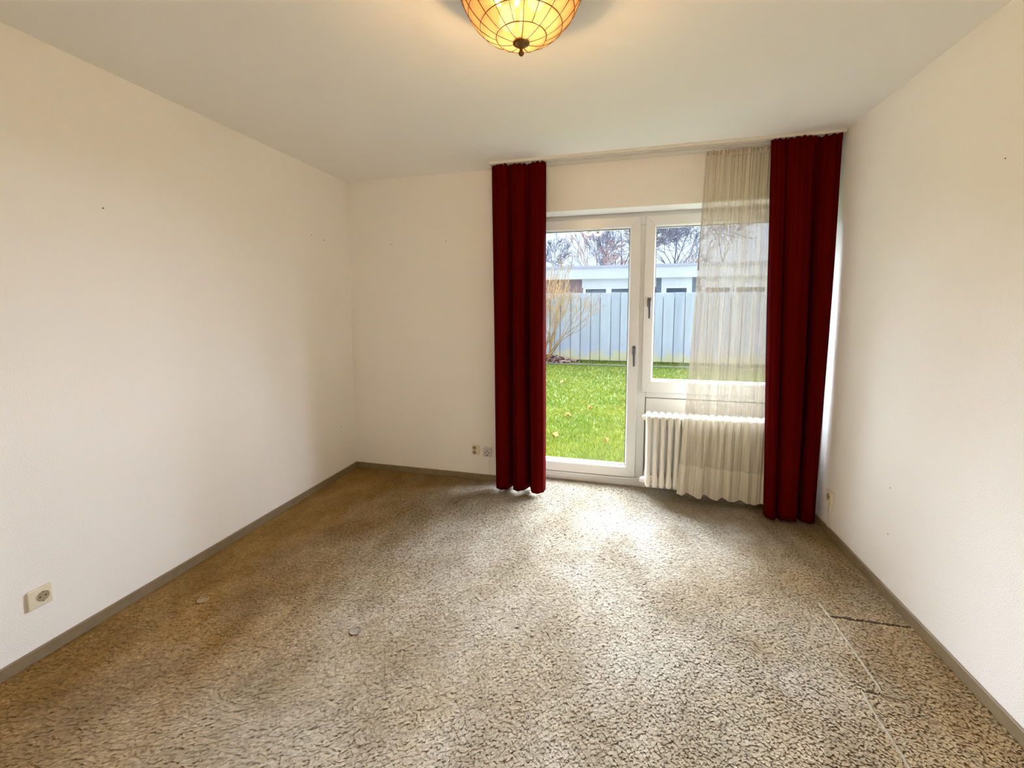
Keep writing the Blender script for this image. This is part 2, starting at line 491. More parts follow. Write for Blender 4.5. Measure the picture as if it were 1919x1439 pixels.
def sash_member(pts_out, pts_in, y0, y1):
    # one mitred sash member: quad (outer0, outer1, inner1, inner0) in x,z with a glazing bevel
    o = MB(); a, b, c, d = [Vector(q) for q in (*pts_out, *pts_in[::-1])]
    def lerp(p_, q, t): return p_.lerp(q, t)
    wdt = (d - a).length; k = min(.016 / max(wdt, 1e-6), .4); j = .004 / wdt
    a2, b2 = lerp(a, d, j), lerp(b, c, j); d2, c2 = lerp(d, a, k), lerp(c, b, k)
    rows = [(a, b, y1), (a, b, y0 + .004), (a2, b2, y0), (d2, c2, y0), (d, c, y0 + .012), (d, c, y1)]
    vs_ = []
    for p_, q, y in rows: vs_ += [(p_.x, y, p_.y), (q.x, y, q.y)]
    fs = [(2 * i, 2 * i + 1, 2 * i + 3, 2 * i + 2) for i in range(5)] + [(10, 11, 1, 0), (0, 2, 4, 6, 8, 10), (1, 3, 5, 7, 9, 11)]
    return o.add(vs_, fs)
def handle(parent, x, z, y):
    h = MB().box(x - .014, x + .014, y - .010, y, z - .035, z + .035, .004).build('handle', MAT['metal_handle'], parent)
    MB().lathe([(.010, 0), (.010, .034), (.008, .040)], 14, Matrix.Translation((x, y - .008, z)) @ Matrix.Rotation(PI / 2, 4, 'X')).build('handle_neck', MAT['metal_handle'], h, True, True)
    MB().tube([(x, y - .046, z + .008), (x, y - .046, z - .04), (x + .001, y - .044, z - .09), (x + .001, y - .042, z - .122)], [.011, .0105, .0095, .008], 10).build('handle_lever', MAT['metal_handle'], h, True, True)
def sash(root, x0, x1, z0, z1, gx0, gx1, gz0, gz1):
    O = [(x0, z0), (x1, z0), (x1, z1), (x0, z1)]; I = [(gx0, gz0), (gx1, gz0), (gx1, gz1), (gx0, gz1)]
    e = .0007
    for k, nm in enumerate(('sash_rail', 'sash_stile', 'sash_rail', 'sash_stile')):
        a, b = Vector(O[k]), Vector(O[(k + 1) % 4]); c, d = Vector(I[k]), Vector(I[(k + 1) % 4])
        t = (b - a).normalized() * e
        sash_member((a + t, b - t), (c + t, d - t), SY0, SY1).build(nm, MAT['white_pvc'], root)
    g = .004
    gm = MB()
    yg = SY0 + .026
    gm.box(gx0, gx1, yg, yg + .006, gz1 - g, gz1).box(gx0, gx1, yg, yg + .006, gz0, gz0 + g)
    gm.box(gx0, gx0 + g, yg, yg + .006, gz0 + g, gz1 - g).box(gx1 - g, gx1, yg, yg + .006, gz0 + g, gz1 - g)
    gm.build('gasket', MAT['gasket'], root)
    MB().box(gx0 + .001, gx1 - .001, yg + .006, yg + .010, gz0 + .001, gz1 - .001).build('pane', MAT['glass'], root)
dr = empty('door_1', (1.98, .2, 0), 'white glazed garden door with a lever handle', 'door', kind='structure')
sash(dr, 1.555, 2.424, .072, 2.121, 1.637, 2.343, .158, 2.037)
handle(dr, 2.392, 1.098, SY0)
wi = empty('window_1', (2.98, .2, .77), 'white casement window partly behind the net curtain', 'window', kind='structure')
sash(wi, 2.457, 3.530, .770, 2.122, 2.536, 3.452, .868, 2.038)
handle(wi, 2.497, 1.470, SY0)

# ------------------------------------------------------------------ curtain rail
rail = empty('curtain_rail', (2.45, -.1, H), 'pale double track curtain rail fixed along the ceiling', 'curtain rail')
RX0, RX1 = 1.325, W - .004
MB().box(RX0, RX1, -.186, -.176, H - .020, H, .002).build('fascia_strip', MAT['rail_white'], rail)
MB().box(RX0, RX1, -.176, -.012, H - .010, H).build('rail_board', MAT['rail_white'], rail)
for y in (-.150, -.090):
    trk = MB().box(RX0, RX1, y - .013, y - .004, H - .020, H - .010, .001).box(RX0, RX1, y + .004, y + .013, H - .020, H - .010, .001).build('track', MAT['rail_white'], rail)
    MB().box(RX0, RX1, y - .004, y + .004, H - .013, H - .0101).build('track_slot', MAT['rail_slot'], trk)
MB().box(RX0, RX1, -.022, -.001, H - .014, H, .002).build('rear_strip', MAT['rail_white'], rail)

# ------------------------------------------------------------------ curtains
def smooth_interp(keys, u):
    for (a, fa), (b, fb) in zip(keys[:-1], keys[1:]):
        if u <= b:
            t = (u - a) / (b - a); t = t * t * (3 - 2 * t); return fa + (fb - fa) * t
    return keys[-1][1]
def sheet(fn, nu, nv):
    o = MB(); vs_ = [fn(i / nu, j / nv) for j in range(nv + 1) for i in range(nu + 1)]
    fs = [(j * (nu + 1) + i, j * (nu + 1) + i + 1, (j + 1) * (nu + 1) + i + 1, (j + 1) * (nu + 1) + i) for j in range(nv) for i in range(nu)]
    return o.add(vs_, fs)
def solid(o, th):
    m = o.modifiers.new('thickness', 'SOLIDIFY'); m.thickness = th; m.offset = 0
def velvet_curtain(label, x_top, x_bot, zt, zb, y0, keys, amp, seed, curl=1.0):
    rnd = random.Random(seed)
    ph = [rnd.uniform(0, 6.28) for _ in range(8)]
    root = empty('velvet_curtain', ((x_bot[0] + x_bot[1]) / 2, y0, zb), label, 'curtain', 'dark red velvet curtains')
    def fn(u, v):
        x0 = x_top[0] + (x_bot[0] - x_top[0]) * v; x1 = x_top[1] + (x_bot[1] - x_top[1]) * v
        e = .001
        F = smooth_interp(keys, u); dF = (smooth_interp(keys, min(1, u + e)) - smooth_interp(keys, max(0, u - e))) / (2 * e)
        a = amp * (.30 + .70 * min(1, v / .55) ** .8)
        fine = (math.sin(u * 62 + ph[0]) * .5 + math.sin(u * 97 + ph[1]) * .5) * .008 * max(0, 1 - v / .42)
        wob = .006 * math.sin(3.1 * v + ph[2] + 9 * u) + .004 * math.sin(8 * v + ph[3] + 4 * u)
        edge = min(u, 1 - u) / .05
        x = x0 + (x1 - x0) * u + curl * .0014 * max(-6, min(6, -dF * .16)) * min(1, edge) + .004 * math.sin(5 * v + ph[4] + 6 * u) * v * min(1, edge)
        y = y0 - a * F + fine + wob
        z = zt + (zb - zt) * v
        if v > .985: z = zb + (z - zb) + .004 * math.sin(u * 14 + ph[5]) * v
        return (x, y, z)
    body = sheet(fn, 150, 60).build('curtain_fabric', MAT['velvet'], root, True)
    solid(body, .004)
    # gathered heading at the top edge
    hd = MB()
    n = 120; pts = []
    vs_, fs = [], []
    for i in range(n + 1):
        u = i / n; x, y, z = fn(u, 0)
        rz = .006 * math.sin(u * 75 + ph[6]) + .004 * math.sin(u * 131 + ph[7])
        for (dy, dz) in ((-.006, -.030), (-.009, -.014), (-.008, .002 + rz), (.002, .006 + rz), (.006, -.012)):
            vs_.append((x, y + dy + .003 * math.sin(u * 90), min(z + dz, H - .021)))
    for i in range(n):
        for k in range(4): fs.append((i * 5 + k, i * 5 + k + 1, (i + 1) * 5 + k + 1, (i + 1) * 5 + k))
    hd.add(vs_, fs).build('curtain_heading', MAT['velvet'], root, True)
    return root
velvet_curtain('narrow dark red velvet curtain left of the garden door', (1.336, 1.742), (1.358, 1.750), 2.470, .022, -.150,
               [(0, -.3), (.07, .72), (.15, 1), (.24, .72), (.34, -1), (.42, .62), (.49, .92), (.56, .55), (.67, -1), (.78, .72), (.87, 1), (.95, .7), (1, -.4)], .062, 3)
velvet_curtain('wide dark red velvet curtain in the corner right of the net', (3.180, 3.566), (3.252, 3.548), 2.470, .022, -.172,
               [(0, -.5), (.05, .35), (.11, .7), (.17, .4), (.22, -.5), (.32, .65), (.44, 1), (.57, .7), (.69, -1), (.78, .4), (.87, .72), (.95, .45), (1, -.3)], .056, 8)

net = empty('net_curtain', (3.0, -.1, .14), 'sheer white net curtain hanging in front of the radiator', 'curtain')
rn = random.Random(21); nph = [rn.uniform(0, 6.28) for _ in range(12)]
def net_fn(u, v):
    uu = u + .010 * math.sin(2.2 * v + 7 * u + nph[0]) * v * (1 - u) * 2
    x0 = 2.815 + (2.705 - 2.815) * (v ** 1.15)
    x = x0 + (3.33 - x0) * uu
    big = math.sin(uu * 40 + nph[1] + .8 * math.sin(2 * v)) + .7 * math.sin(uu * 67 + nph[2] + .5 * v) + .5 * math.sin(uu * 23 + nph[3])
    fine = math.sin(uu * 150 + nph[4]) + .8 * math.sin(uu * 211 + nph[5] + v)
    a = .006 + .017 * v
    y = -.084 - a * big * .58 - (.0045 - .003 * v) * fine - .036 * v
    z = 2.462 + (.098 - .025 * uu - 2.462) * v + (.010 * math.sin(uu * 33 + nph[1]) * (v - .9) * 10 if v > .9 else 0)
    x += .003 * math.sin(uu * 90 + nph[6]) * (1 - .5 * v)
    return (x, y, z)
VH = .91
sheet(lambda u, v: net_fn(u, v * VH), 330, 50).build('net_fabric', MAT['net'], net, True)
sheet(lambda u, v: net_fn(u, VH + v * (1 - VH)), 330, 8).build('hem', MAT['net_hem'], net, True)
hm = MB(); vs_, fs = [], []
for i in range(241):
    u = i / 240; x, y, z = net_fn(u, .0)
    q = .006 * math.sin(u * 130 + nph[7]) + .005 * math.sin(u * 201 + nph[8])
    for dy, dz in ((-.002, -.030), (-.008, -.022 + q), (-.004, -.010 - q), (-.007 + q * .5, .004), (.003, .008 + q * .5)):
        vs_.append((x + .002 * math.sin(u * 170), y + dy, min(z + dz, H - .022)))
for i in range(240):
    for k in range(4): fs.append((i * 5 + k, i * 5 + k + 1, (i + 1) * 5 + k + 1, (i + 1) * 5 + k))
hm.add(vs_, fs).build('ruffled_heading', MAT['net_hem'], net, True)
MB().tube([(2.822, -.104, 2.462), (2.822, -.104, 2.44)], .003, 8).build('glider_hook', MAT['hole_black'], net)
MB().tube([(2.818, -.118, 2.455), (2.806, -.124, 2.2), (2.792, -.128, 1.9), (2.789, -.128, 1.80)], .0022, 6).build('pull_cord', MAT['strap_grey'], net)
MB().tube([(2.789, -.128, 1.80), (2.786, -.128, 1.68)], [.004, .005], 8).build('pull_rod', MAT['strap_grey'], net)

# ------------------------------------------------------------------ radiator
RDX0, RDP, RDN = 2.506, .0492, 20
RZ0, RZ1 = .092, .650
rad = empty('radiator', (RDX0 + RDP * (RDN - 1) / 2, .02, RZ0), 'white ribbed steel radiator under the window', 'radiator')
def column(o, yc, dp, zb, zt, wmid=.0165, wend=.0232):
    n = 14; rows = []
    hgt = zt - zb
    for z, k in ((0, .25), (.006, .62), (.018, .93), (.035, 1.0), (.07, .98), (.095, .74), (.12, .66), (hgt - .12, .66), (hgt - .085, .74), (hgt - .05, .98), (hgt - .022, 1.0), (hgt - .008, .86), (hgt, .45)):
        rows.append((zb + z, wend * k, dp * (k if k < .7 else (.92 + .08 * k))))
    base = len(o.v)
    for z, rx, ry in rows:
        for i in range(n):
            a = 2 * PI * i / n; o.v.append((rx * math.cos(a), yc + ry * math.sin(a), z))
    for j in range(len(rows) - 1):
        for i in range(n):
            i2 = (i + 1) % n
            o.f.append((base + j * n + i, base + j * n + i2, base + (j + 1) * n + i2, base + (j + 1) * n + i))
    o.f.append(tuple(base + i for i in range(n))[::-1]); o.f.append(tuple(base + (len(rows) - 1) * n + i for i in range(n)))
so = MB()
column(so, -.036, .026, RZ0, RZ1 - .006)
column(so, .012, .019, RZ0, RZ1 - .006)
column(so, .060, .026, RZ0, RZ1 - .006)
# rounded top and bottom headers joining front and rear columns
for zc, hh in ((RZ1 - .030, .030), (RZ0 + .034, .030)):
    prof = [(-.055, .4), (-.045, .8), (-.02, .97), (.012, 1.0), (.045, .97), (.07, .8), (.08, .4)]
    n = 12; base = len(so.v)
    for y, k in prof:
        for i in range(n):
            a = 2 * PI * i / n; so.v.append((.0243 * math.cos(a) * (.6 + .4 * k), y, zc + hh * k * math.sin(a)))
    for j in range(len(prof) - 1):
        for i in range(n):
            i2 = (i + 1) % n; so.f.append((base + j * n + i, base + j * n + i2, base + (j + 1) * n + i2, base + (j + 1) * n + i))
    so.f.append(tuple(base + i for i in range(n))); so.f.append(tuple(base + (len(prof) - 1) * n + i for i in range(n)))
    so.lathe([(.020, -RDP / 2), (.020, RDP / 2)], 12, Matrix.Translation((0, .012, zc)) @ Matrix.Rotation(PI / 2, 4, 'Y'))
sec = so.mesh('radiator_section', MAT['radiator_enamel'], True); sec.set_sharp_from_angle(angle=math.radians(50))
for k in range(RDN):
    o = link('radiator_section', sec, rad); o.location = (RDX0 + k * RDP, 0, 0)
def plug(zc, r, ln):
    M = Matrix.Translation((RDX0 - .024, .0, zc)) @ Matrix.Rotation(-PI / 2, 4, 'Y')
    MB().lathe([(r, 0), (r, ln * .5), (r * .75, ln * .6), (r * .7, ln)], 6, M).build('end_plug', MAT['radiator_enamel'], rad)
plug(RZ1 - .035, .022, .022); plug(RZ0 + .04, .028, .030)
pl = MB().tube([(RDX0 + .0246, -.03, RZ0 + .085), (RDX0 + .0246, -.055, RZ0 + .085)], .008, 8).tube([(RDX0 + .0246, -.03, RZ0 + .065), (RDX0 + .0246, -.055, RZ0 + .065)], .008, 8)
pl.build('bleed_valve', MAT['radiator_enamel'], rad)

# ------------------------------------------------------------------ ceiling lamp
LX, LY, LZ, LR = 1.943, -1.848, 2.485, .203
lamp = empty('ceiling_lamp', (LX, LY, H), 'lit amber shell glass bowl lamp with dark wire lattice on ceiling', 'ceiling lamp')
AZ0 = math.atan2(CAM_LOC.y - LY, CAM_LOC.x - LX)
def sph(th, ph_, r=LR):        # th: angle from straight down
    return Vector((r * math.sin(th) * math.cos(ph_), r * math.sin(th) * math.sin(ph_), -r * math.cos(th) * .98))
RINGS = [math.radians(a) for a in (7.0, 23.6, 40.5, 56.8, 73.0, 89.0)]
def pane_mesh(t0, t1, dph):
    o = MB(); n = 3; t = .0022
    idx = {}
    for s_ in (0, 1):
        for i in range(n + 1):
            for j in range(n + 1):
                q = sph(t0 + (t1 - t0) * i / n, -dph / 2 + dph * j / n, LR - s_ * t)
                idx[(s_, i, j)] = len(o.v); o.v.append(tuple(q))
    for i in range(n):
        for j in range(n):
            o.f.append((idx[0, i, j], idx[0, i + 1, j], idx[0, i + 1, j + 1], idx[0, i, j + 1]))
            o.f.append((idx[1, i, j], idx[1, i, j + 1], idx[1, i + 1, j + 1], idx[1, i + 1, j]))
    for i in range(n):
        for j in (0, n): o.f.append((idx[0, i, j], idx[0, i + 1, j], idx[1, i + 1, j], idx[1, i, j]))
        for j in (0, n): o.f.append((idx[0, j, i], idx[0, j, i + 1], idx[1, j, i + 1], idx[1, j, i]))
    return o.mesh('shell_pane', MAT['shell'], True)
OFF = AZ0 + math.radians(4)
for k in range(4):
    ns = 9 if k == 0 else 18
    dph = 2 * PI / ns
    me = pane_mesh(RINGS[k], RINGS[k + 1], dph * .985)
    for i in range(ns):
        o = link('shell_pane', me, lamp); o.location = (LX, LY, LZ); o.rotation_euler = (0, 0, OFF + dph * (i + .5))
T0 = Vector((LX, LY, LZ))
for k in range(1, 5):
    MB().tube([T0 + sph(RINGS[k], 2 * PI * i / 54, LR + .0005) for i in range(54)], .0016 if k < 4 else .003, 6, closed=True).build('lattice_ring', MAT['lamp_wire'], lamp, True)
for i in range(18):
    a = OFF + 2 * PI * i / 18
    t0 = RINGS[0] if i % 2 == 0 else RINGS[1]
    MB().tube([T0 + sph(t0 + (RINGS[4] - t0) * j / 12, a, LR + .0005) for j in range(13)], .0015, 6).build('lattice_rib', MAT['lamp_wire'], lamp, True)
# flower ornament soldered on the side facing the room
def petal(azd, thd, sw, sh, nm):
    az, th = AZ0 + math.radians(azd), math.radians(thd)
    e = []
    for i in range(20):
        a = 2 * PI * i / 20
        e.append(sph(th + sh * math.sin(a), az + sw * math.cos(a), LR + .004))
    c = sph(th, az, LR + .010)
    o = MB(); vs_ = [T0 + q for q in e] + [T0 + c * .5 + e[i] * .5 * ((LR + .008) / e[i].length) for i in range(0)] + [T0 + c]
    o.add(vs_, [(i, (i + 1) % 20, 20) for i in range(20)])
    vb = [T0 + sph(th + sh * math.sin(2 * PI * i / 20), az + sw * math.cos(2 * PI * i / 20), LR + .002) for i in range(20)]
    o.add(vb, [tuple(range(20))]); o.f += [(i, (i + 1) % 20, 21 + (i + 1) % 20, 21 + i) for i in range(20)]
    pt = o.build('petal', MAT['shell_petal'], lamp, True)
    MB().tube([T0 + q for q in e], .0016, 6, closed=True).build('petal_wire', MAT['lamp_wire'], pt, True)
for azd, thd in ((-14, 56), (2, 54), (19, 55), (28, 66), (-24, 67), (2, 68)): petal(azd, thd, .125, .125, 'petal')
fin = MB().lathe([(.004, -.040), (.0085, -.036), (.0095, -.030), (.0055, -.024), (.005, -.018), (.010, -.014), (.016, -.010), (.020, -.004), (.0275, -.002), (.0275, .003), (.020, .006)], 24, Matrix.Translation((LX, LY, LZ - LR * .98)))
fin.build('finial', MAT['brass'], lamp, True, True)
MB().lathe([(LR - .007, 2.424), (LR + .004, 2.45), (LR + .008, 2.48), (LR + .008, H - .001), (LR - .006, H - .0008), (LR - .006, 2.48), (LR - .012, 2.426)], 48, Matrix.Translation((LX, LY, 0))).build('light_block_collar', MAT['brass'], lamp, True, True)  # unseen top ring, deepened to keep bulb light off the near ceiling
MB().lathe([(LR - .012, H - .012), (LR - .012, H - .0015)], 40, Matrix.Translation((LX, LY, 0))).build('light_block_plate', MAT['brass_dull'], lamp)  # added dark plate; keeps the lit ceiling from glaring through the panes
MB().tube([(LX, LY, LZ - LR * .96), (LX, LY, H - .002)], .004, 8).build('centre_rod', MAT['brass'], lamp, True)
for i, (bx, by) in enumerate(((-.055, .035), (.055, -.035))):
    b = MB().lathe([(.004, -.045), (.016, -.04), (.027, -.022), (.028, 0), (.020, .026), (.013, .042), (.013, .06)], 20, Matrix.Translation((LX + bx, LY + by, 2.40)))
    bo = b.build('bulb', MAT['bulb'], lamp, True)
    ld = bpy.data.lights.new('bulb_light', 'POINT'); ld.energy = LAMP_POWER / 2; ld.color = (1, .79, .53); ld.shadow_soft_size = .06
    lo_ = bpy.data.objects.new('bulb_light', ld); COL.objects.link(lo_); lo_.location = (LX + bx, LY + by, 2.392)
    lo_.parent = bo

# ------------------------------------------------------------------ sockets, shutter strap
def on_wall(axis, loc):
    # local frame: x right, y up, z out of the wall
    if axis == 'back': R = Matrix(((1, 0, 0), (0, 0, -1), (0, 1, 0)))
    elif axis == 'left': R = Matrix(((0, 0, 1), (1, 0, 0), (0, 1, 0)))
    else: R = Matrix(((0, 0, -1), (-1, 0, 0), (0, 1, 0)))
    return Matrix.Translation(loc) @ R.to_4x4()
def local(o, M): o.v = [tuple(M @ Vector(q)) for q in o.v]; return o
def schuko(root, M, cx, cy, r, zf, body='socket_inner'):
    # round recess: rim, floor, two contact holes and earth clips
    T = M @ Matrix.Translation((cx, cy, 0))
    MB().lathe([(r * 1.12, zf - .001), (r * 1.10, zf + .0015), (r, zf + .0015), (r * .97, zf - .0005)], 28, T).build('recess_rim', MAT['socket_cream'], root, True, True)
    w_ = MB().lathe([(r * .97, zf - .0004), (r * .97, zf + .0006)], 28, T).build('recess', MAT[body], root)
    for s_ in (-1, 1):
        MB().lathe([(r * .14, zf + .0004), (r * .14, zf + .0013)], 10, T @ Matrix.Translation((s_ * r * .42, 0, 0))).build('contact_hole', MAT['hole_black'], w_)
        local(MB().box(-r * .12, r * .12, s_ * r * .93 - r * .08, s_ * r * .93 + r * .08, zf, zf + .003, .0005), T).build('earth_clip', MAT['metal_handle'], w_)
s1 = empty('wall_socket', (0, -2.182, .215), 'cream square single socket low on the long left wall', 'socket')
M = on_wall('left', (0, -2.182, .256))
local(MB().box(-.039, .039, -.040, .040, 0, .011, .003), M).build('cover_plate', MAT['socket_cream'], s1)
schuko(s1, M, .008, 0, .0215, .011)
s2 = empty('wall_socket', (1.147, 0, .212), 'cream double socket on end wall left of the grey telephone box', 'socket')
M = on_wall('back', (1.147, 0, .2555))
local(MB().box(-.036, .036, -.042, .042, 0, .020, .006), M).build('cover_plate', MAT['socket_cream'], s2)
schuko(s2, M, -.010, .019, .0165, .020); schuko(s2, M, -.010, -.019, .0165, .020)
s3 = empty('telephone_socket', (1.25, 0, .206), 'grey square telephone box with black holes beside the red curtain', 'socket')
M = on_wall('back', (1.250, 0, .248))
local(MB().box(-.036, .036, -.039, .039, 0, .030, .003), M).build('housing', MAT['socket_grey'], s3)
for hx, hy in ((0, .014), (-.0135, -.002), (.0135, -.002)):
    MB().lathe([(.0048, .0295), (.0048, .0306)], 12, M @ Matrix.Translation((hx, hy, 0))).build('jack_hole', MAT['hole_black'], s3)
local(MB().box(-.010, .010, -.027, -.021, .0295, .0306), M).build('jack_slot', MAT['hole_black'], s3)
MB().tube([(1.262, -.012, .211), (1.262, -.008, .17), (1.257, -.006, .13), (1.258, -.006, .09), (1.264, -.010, .052)], .0032, 8).build('cable', MAT['cable_white'], s3, True)
s4 = empty('wall_socket', (W, -.284, .05), 'cream socket on a white cable duct low on right wall', 'socket')
M = on_wall('right', (W, -.284, .244))
local(MB().box(-.036, .036, -.040, .040, 0, .016, .004), M).build('cover_plate', MAT['socket_cream'], s4)
schuko(s4, M, 0, .004, .0195, .016)
MB().box(W - .011, W, -.298, -.270, .05, .206, .002).build('cable_duct', MAT['cable_white'], s4)
st = empty('shutter_strap', (W, -.075, .33), 'white roller shutter strap running down beside the right curtain', 'strap')
MB().box(W - .007, W, -.102, -.083, .335, 2.40, .0015).box(W - .007, W, -.067, -.048, .335, 2.40, .0015).build('strap_guide', MAT['strap_white'], st)
MB().box(W - .004, W, -.0828, -.0672, .336, 2.40, .0005).build('strap_band', MAT['strap_grey'], st)
MB().box(W - .012, W, -.104, -.046, .325, .345, .003).build('strap_end', MAT['strap_white'], st)
MB().box(W - .012, W, -.104, -.046, 2.395, 2.43, .003).build('strap_inlet', MAT['strap_white'], st)

# ------------------------------------------------------------------ garden
GZ = -.15
def garden_mats():
    t = NT('lawn_soil')
    c = t.ramp(t.noise(2.2, 5), [(.3, (.05, .08, .014)), (.7, (.08, .125, .022))])
    MAT['soil'] = t.done(t.principled(c, .95))
    t = NT('grass_blade')
    g = t.new('ShaderNodeNewGeometry')
    a = t.ramp(g.outputs['Random Per Island'], [(0, (.066, .104, .010)), (.5, (.132, .162, .0155)), (.85, (.21, .225, .045)), (1, (.19, .16, .065))])
    b = t.ramp(t.noise(1.4, 4), [(.35, (.8, .9, .8)), (.65, (1.15, 1.1, 1.0))])
    c = t.mix(1.0, a, b, 'MULTIPLY')
    d = t.new('ShaderNodeBsdfDiffuse'); tl = t.new('ShaderNodeBsdfTranslucent'); t.l.new(c, d.inputs[0]); t.l.new(c, tl.inputs[0])
    mx = t.new('ShaderNodeMixShader'); mx.inputs[0].default_value = .35
    t.l.new(d.outputs[0], mx.inputs[1]); t.l.new(tl.outputs[0], mx.inputs[2]); MAT['grass'] = t.done(mx.outputs[0])
    t = NT('fence_board')
    g = t.coord(); sp = t.new('ShaderNodeSeparateXYZ'); t.l.new(g, sp.inputs[0])
    base = t.ramp(t.noise(2.5, 4, t.coord((3, 3, .4))), [(.3, (.43, .47, .58)), (.7, (.52, .56, .67))])
    n = t.math('MULTIPLY_ADD', t.noise(3.5, 4), .9); n.node.inputs[2].default_value = -.42
    zz = t.math('ADD', sp.outputs['Z'], n)
    moss = t.ramp(zz, [(.0, (1, 1, 1)), (.22, (0, 0, 0))])
    oi = t.new('ShaderNodeObjectInfo'); bv = t.ramp(oi.outputs['Random'], [(0, (.86, .87, .9)), (1, (1.1, 1.09, 1.06))])
    base = t.mix(1.0, base, bv, 'MULTIPLY')
    c = t.mix(moss, base, (.58, .54, .34))
    MAT['fence'] = t.done(t.principled(c, .8, None, Specular_IOR_Level=.2))
    plain('kerb_stone', (.10, .11, .125), .9, .2, 12)
    plain('leaf_orange', (.38, .12, .012), .8, .2, 30)
    plain('leaf_brown', (.17, .085, .075), .9, .35, 9)
    plain('shrub_bark', (.33, .205, .075), .85, .25, 8)
    plain('tree_bark', (.09, .09, .125), .9, .2, 2)
    plain('tree_bark_red', (.20, .12, .11), .9, .2, 2)
    plain('house_white', (.52, .515, .54), .7, .05, 1.5)
    plain('roof_edge', (.36, .355, .42), .6, .06, 2)
    plain('house_frame', (.56, .555, .58), .5, .02, 3)
    plain('house_pane', (.045, .07, .105), .08, .2, 1)
    t = NT('house_brick')
    br = t.new('ShaderNodeTexBrick'); t.l.new(t.coord((1, 1, 1), (PI / 2, 0, 0)), br.inputs[0])
    br.inputs['Scale'].default_value = 4.0
    br.inputs['Color1'].default_value = (.20, .115, .125, 1); br.inputs['Color2'].default_value = (.27, .16, .165, 1); br.inputs['Mortar'].default_value = (.30, .26, .27, 1)
    MAT['brick'] = t.done(t.principled(br.outputs[0], .9))
    t = NT('house_brick_grey')
    br = t.new('ShaderNodeTexBrick'); t.l.new(t.coord((1, 1, 1), (PI / 2, 0, 0)), br.inputs[0])
    br.inputs['Scale'].default_value = 4.0
    br.inputs['Color1'].default_value = (.08, .10, .13, 1); br.inputs['Color2'].default_value = (.11, .135, .165, 1); br.inputs['Mortar'].default_value = (.18, .20, .23, 1)
    MAT['brick_grey'] = t.done(t.principled(br.outputs[0], .9))
garden_mats()
lawn = tag(MB().box(-40, 45, .36, 80, GZ - .3, GZ).build('ground', MAT['soil']), 'flat green lawn behind the house', 'lawn', kind='structure')

def grass():
    rng = np.random.default_rng(11)
    n = 190000
    # denser towards the house, only where door and window look out
    y = .45 + 9.3 * rng.random(n) ** 1.7
    half = 1.6 + .42 * y
    x = 2.35 + .02 * y + half * rng.uniform(-1, 1, n) * 1.15
    a = rng.uniform(0, 2 * PI, n); h = rng.uniform(.025, .055, n); wd = rng.uniform(.0035, .007, n) * (1 + .10 * y)
    lean = rng.uniform(.2, 1.0, n) * h; la = rng.uniform(0, 2 * PI, n)
    V = np.zeros((n, 3, 3), np.float32)
    V[:, 0] = np.stack([x - np.cos(a) * wd, y - np.sin(a) * wd, np.full(n, GZ)], 1)
    V[:, 1] = np.stack([x + np.cos(a) * wd, y + np.sin(a) * wd, np.full(n, GZ)], 1)
    V[:, 2] = np.stack([x + np.cos(la) * lean, y + np.sin(la) * lean, GZ + h], 1)
    me = bpy.data.meshes.new('grass')
    me.vertices.add(n * 3); me.vertices.foreach_set('co', V.ravel())
    me.loops.add(n * 3); me.loops.foreach_set('vertex_index', np.arange(n * 3, dtype=np.int32))
    me.polygons.add(n); me.polygons.foreach_set('loop_start', np.arange(n, dtype=np.int32) * 3); me.polygons.foreach_set('loop_total', np.full(n, 3, np.int32))
    me.update(calc_edges=True); me.validate(); me.materials.append(MAT['grass'])
    tag(link('grass', me), 'short bright green grass of the lawn', 'grass', kind='stuff')
grass()

kerb = empty('lawn_edging', (2.2, 8.67, GZ), 'low grey stone edging crossing the lawn before the fence', 'edging')
for i in range(16):
    MB().box(-5.3 + i * 1.0, -4.31 + i * 1.0, 8.64, 8.70, GZ, GZ + .035, .008).build('kerb_stone', MAT['kerb_stone'], kerb)

fence = empty('garden_fence', (2.2, 9.9, GZ), 'tall pale blue grey fence of vertical boards behind the lawn', 'fence')
rf = random.Random(4)
fx = -5.2; k = 0
while fx < 9.5:
    wv = .298 + rf.uniform(-.03, .03); y = 9.88 if k % 2 else 9.892
    top = 1.895 - .0145 * (fx - 1.5) * .5 + rf.uniform(-.008, .008)
    MB().box(fx + .010, fx + wv - .010, y, y + .058, GZ, top, .004).build('fence_board', MAT['fence'], fence)
    fx += wv; k += 1
MB().box(-5.2, 9.5, 9.950, 9.962, GZ, 1.80).build('fence_backing', MAT['fence'], fence)
for z in (.25, 1.55):
    MB().box(-5.2, 9.5, 9.963, 10.0, z, z + .09).build('fence_rail', MAT['fence'], fence)

# fallen leaves
def leaf(x, y, r, label, ang):
    o = MB(); rim = []
    for i in range(14):
        a = 2 * PI * i / 14; rr = r * (1.0 if i % 2 else .62) * (1 + .25 * math.cos(a))
        rim.append((x + rr * math.cos(a + ang), y + rr * math.sin(a + ang), GZ + .055 + .02 * math.sin(2 * a + ang)))
    top = [(p_[0], p_[1], p_[2] + .0015) for p_ in rim]
    o.add([(x, y, GZ + .05)] + rim, [(0, 1 + (i + 1) % 14, 1 + i) for i in range(14)])
    o.add([(x, y, GZ + .0515)] + top, [(0, 1 + i, 1 + (i + 1) % 14) for i in range(14)])
    o.f += [(1 + i, 1 + (i + 1) % 14, 16 + (i + 1) % 14, 16 + i) for i in range(14)]
    return tag(o.build('fallen_leaf', MAT['leaf_orange']), label, 'leaf', 'fallen leaves on the lawn')
leaf(1.545, 1.75, .050, 'orange fallen leaf on the lawn nearest the red curtain hem', .4)
leaf(1.600, 2.75, .050, 'orange fallen leaf on the grass halfway up the left door edge', 1.7)
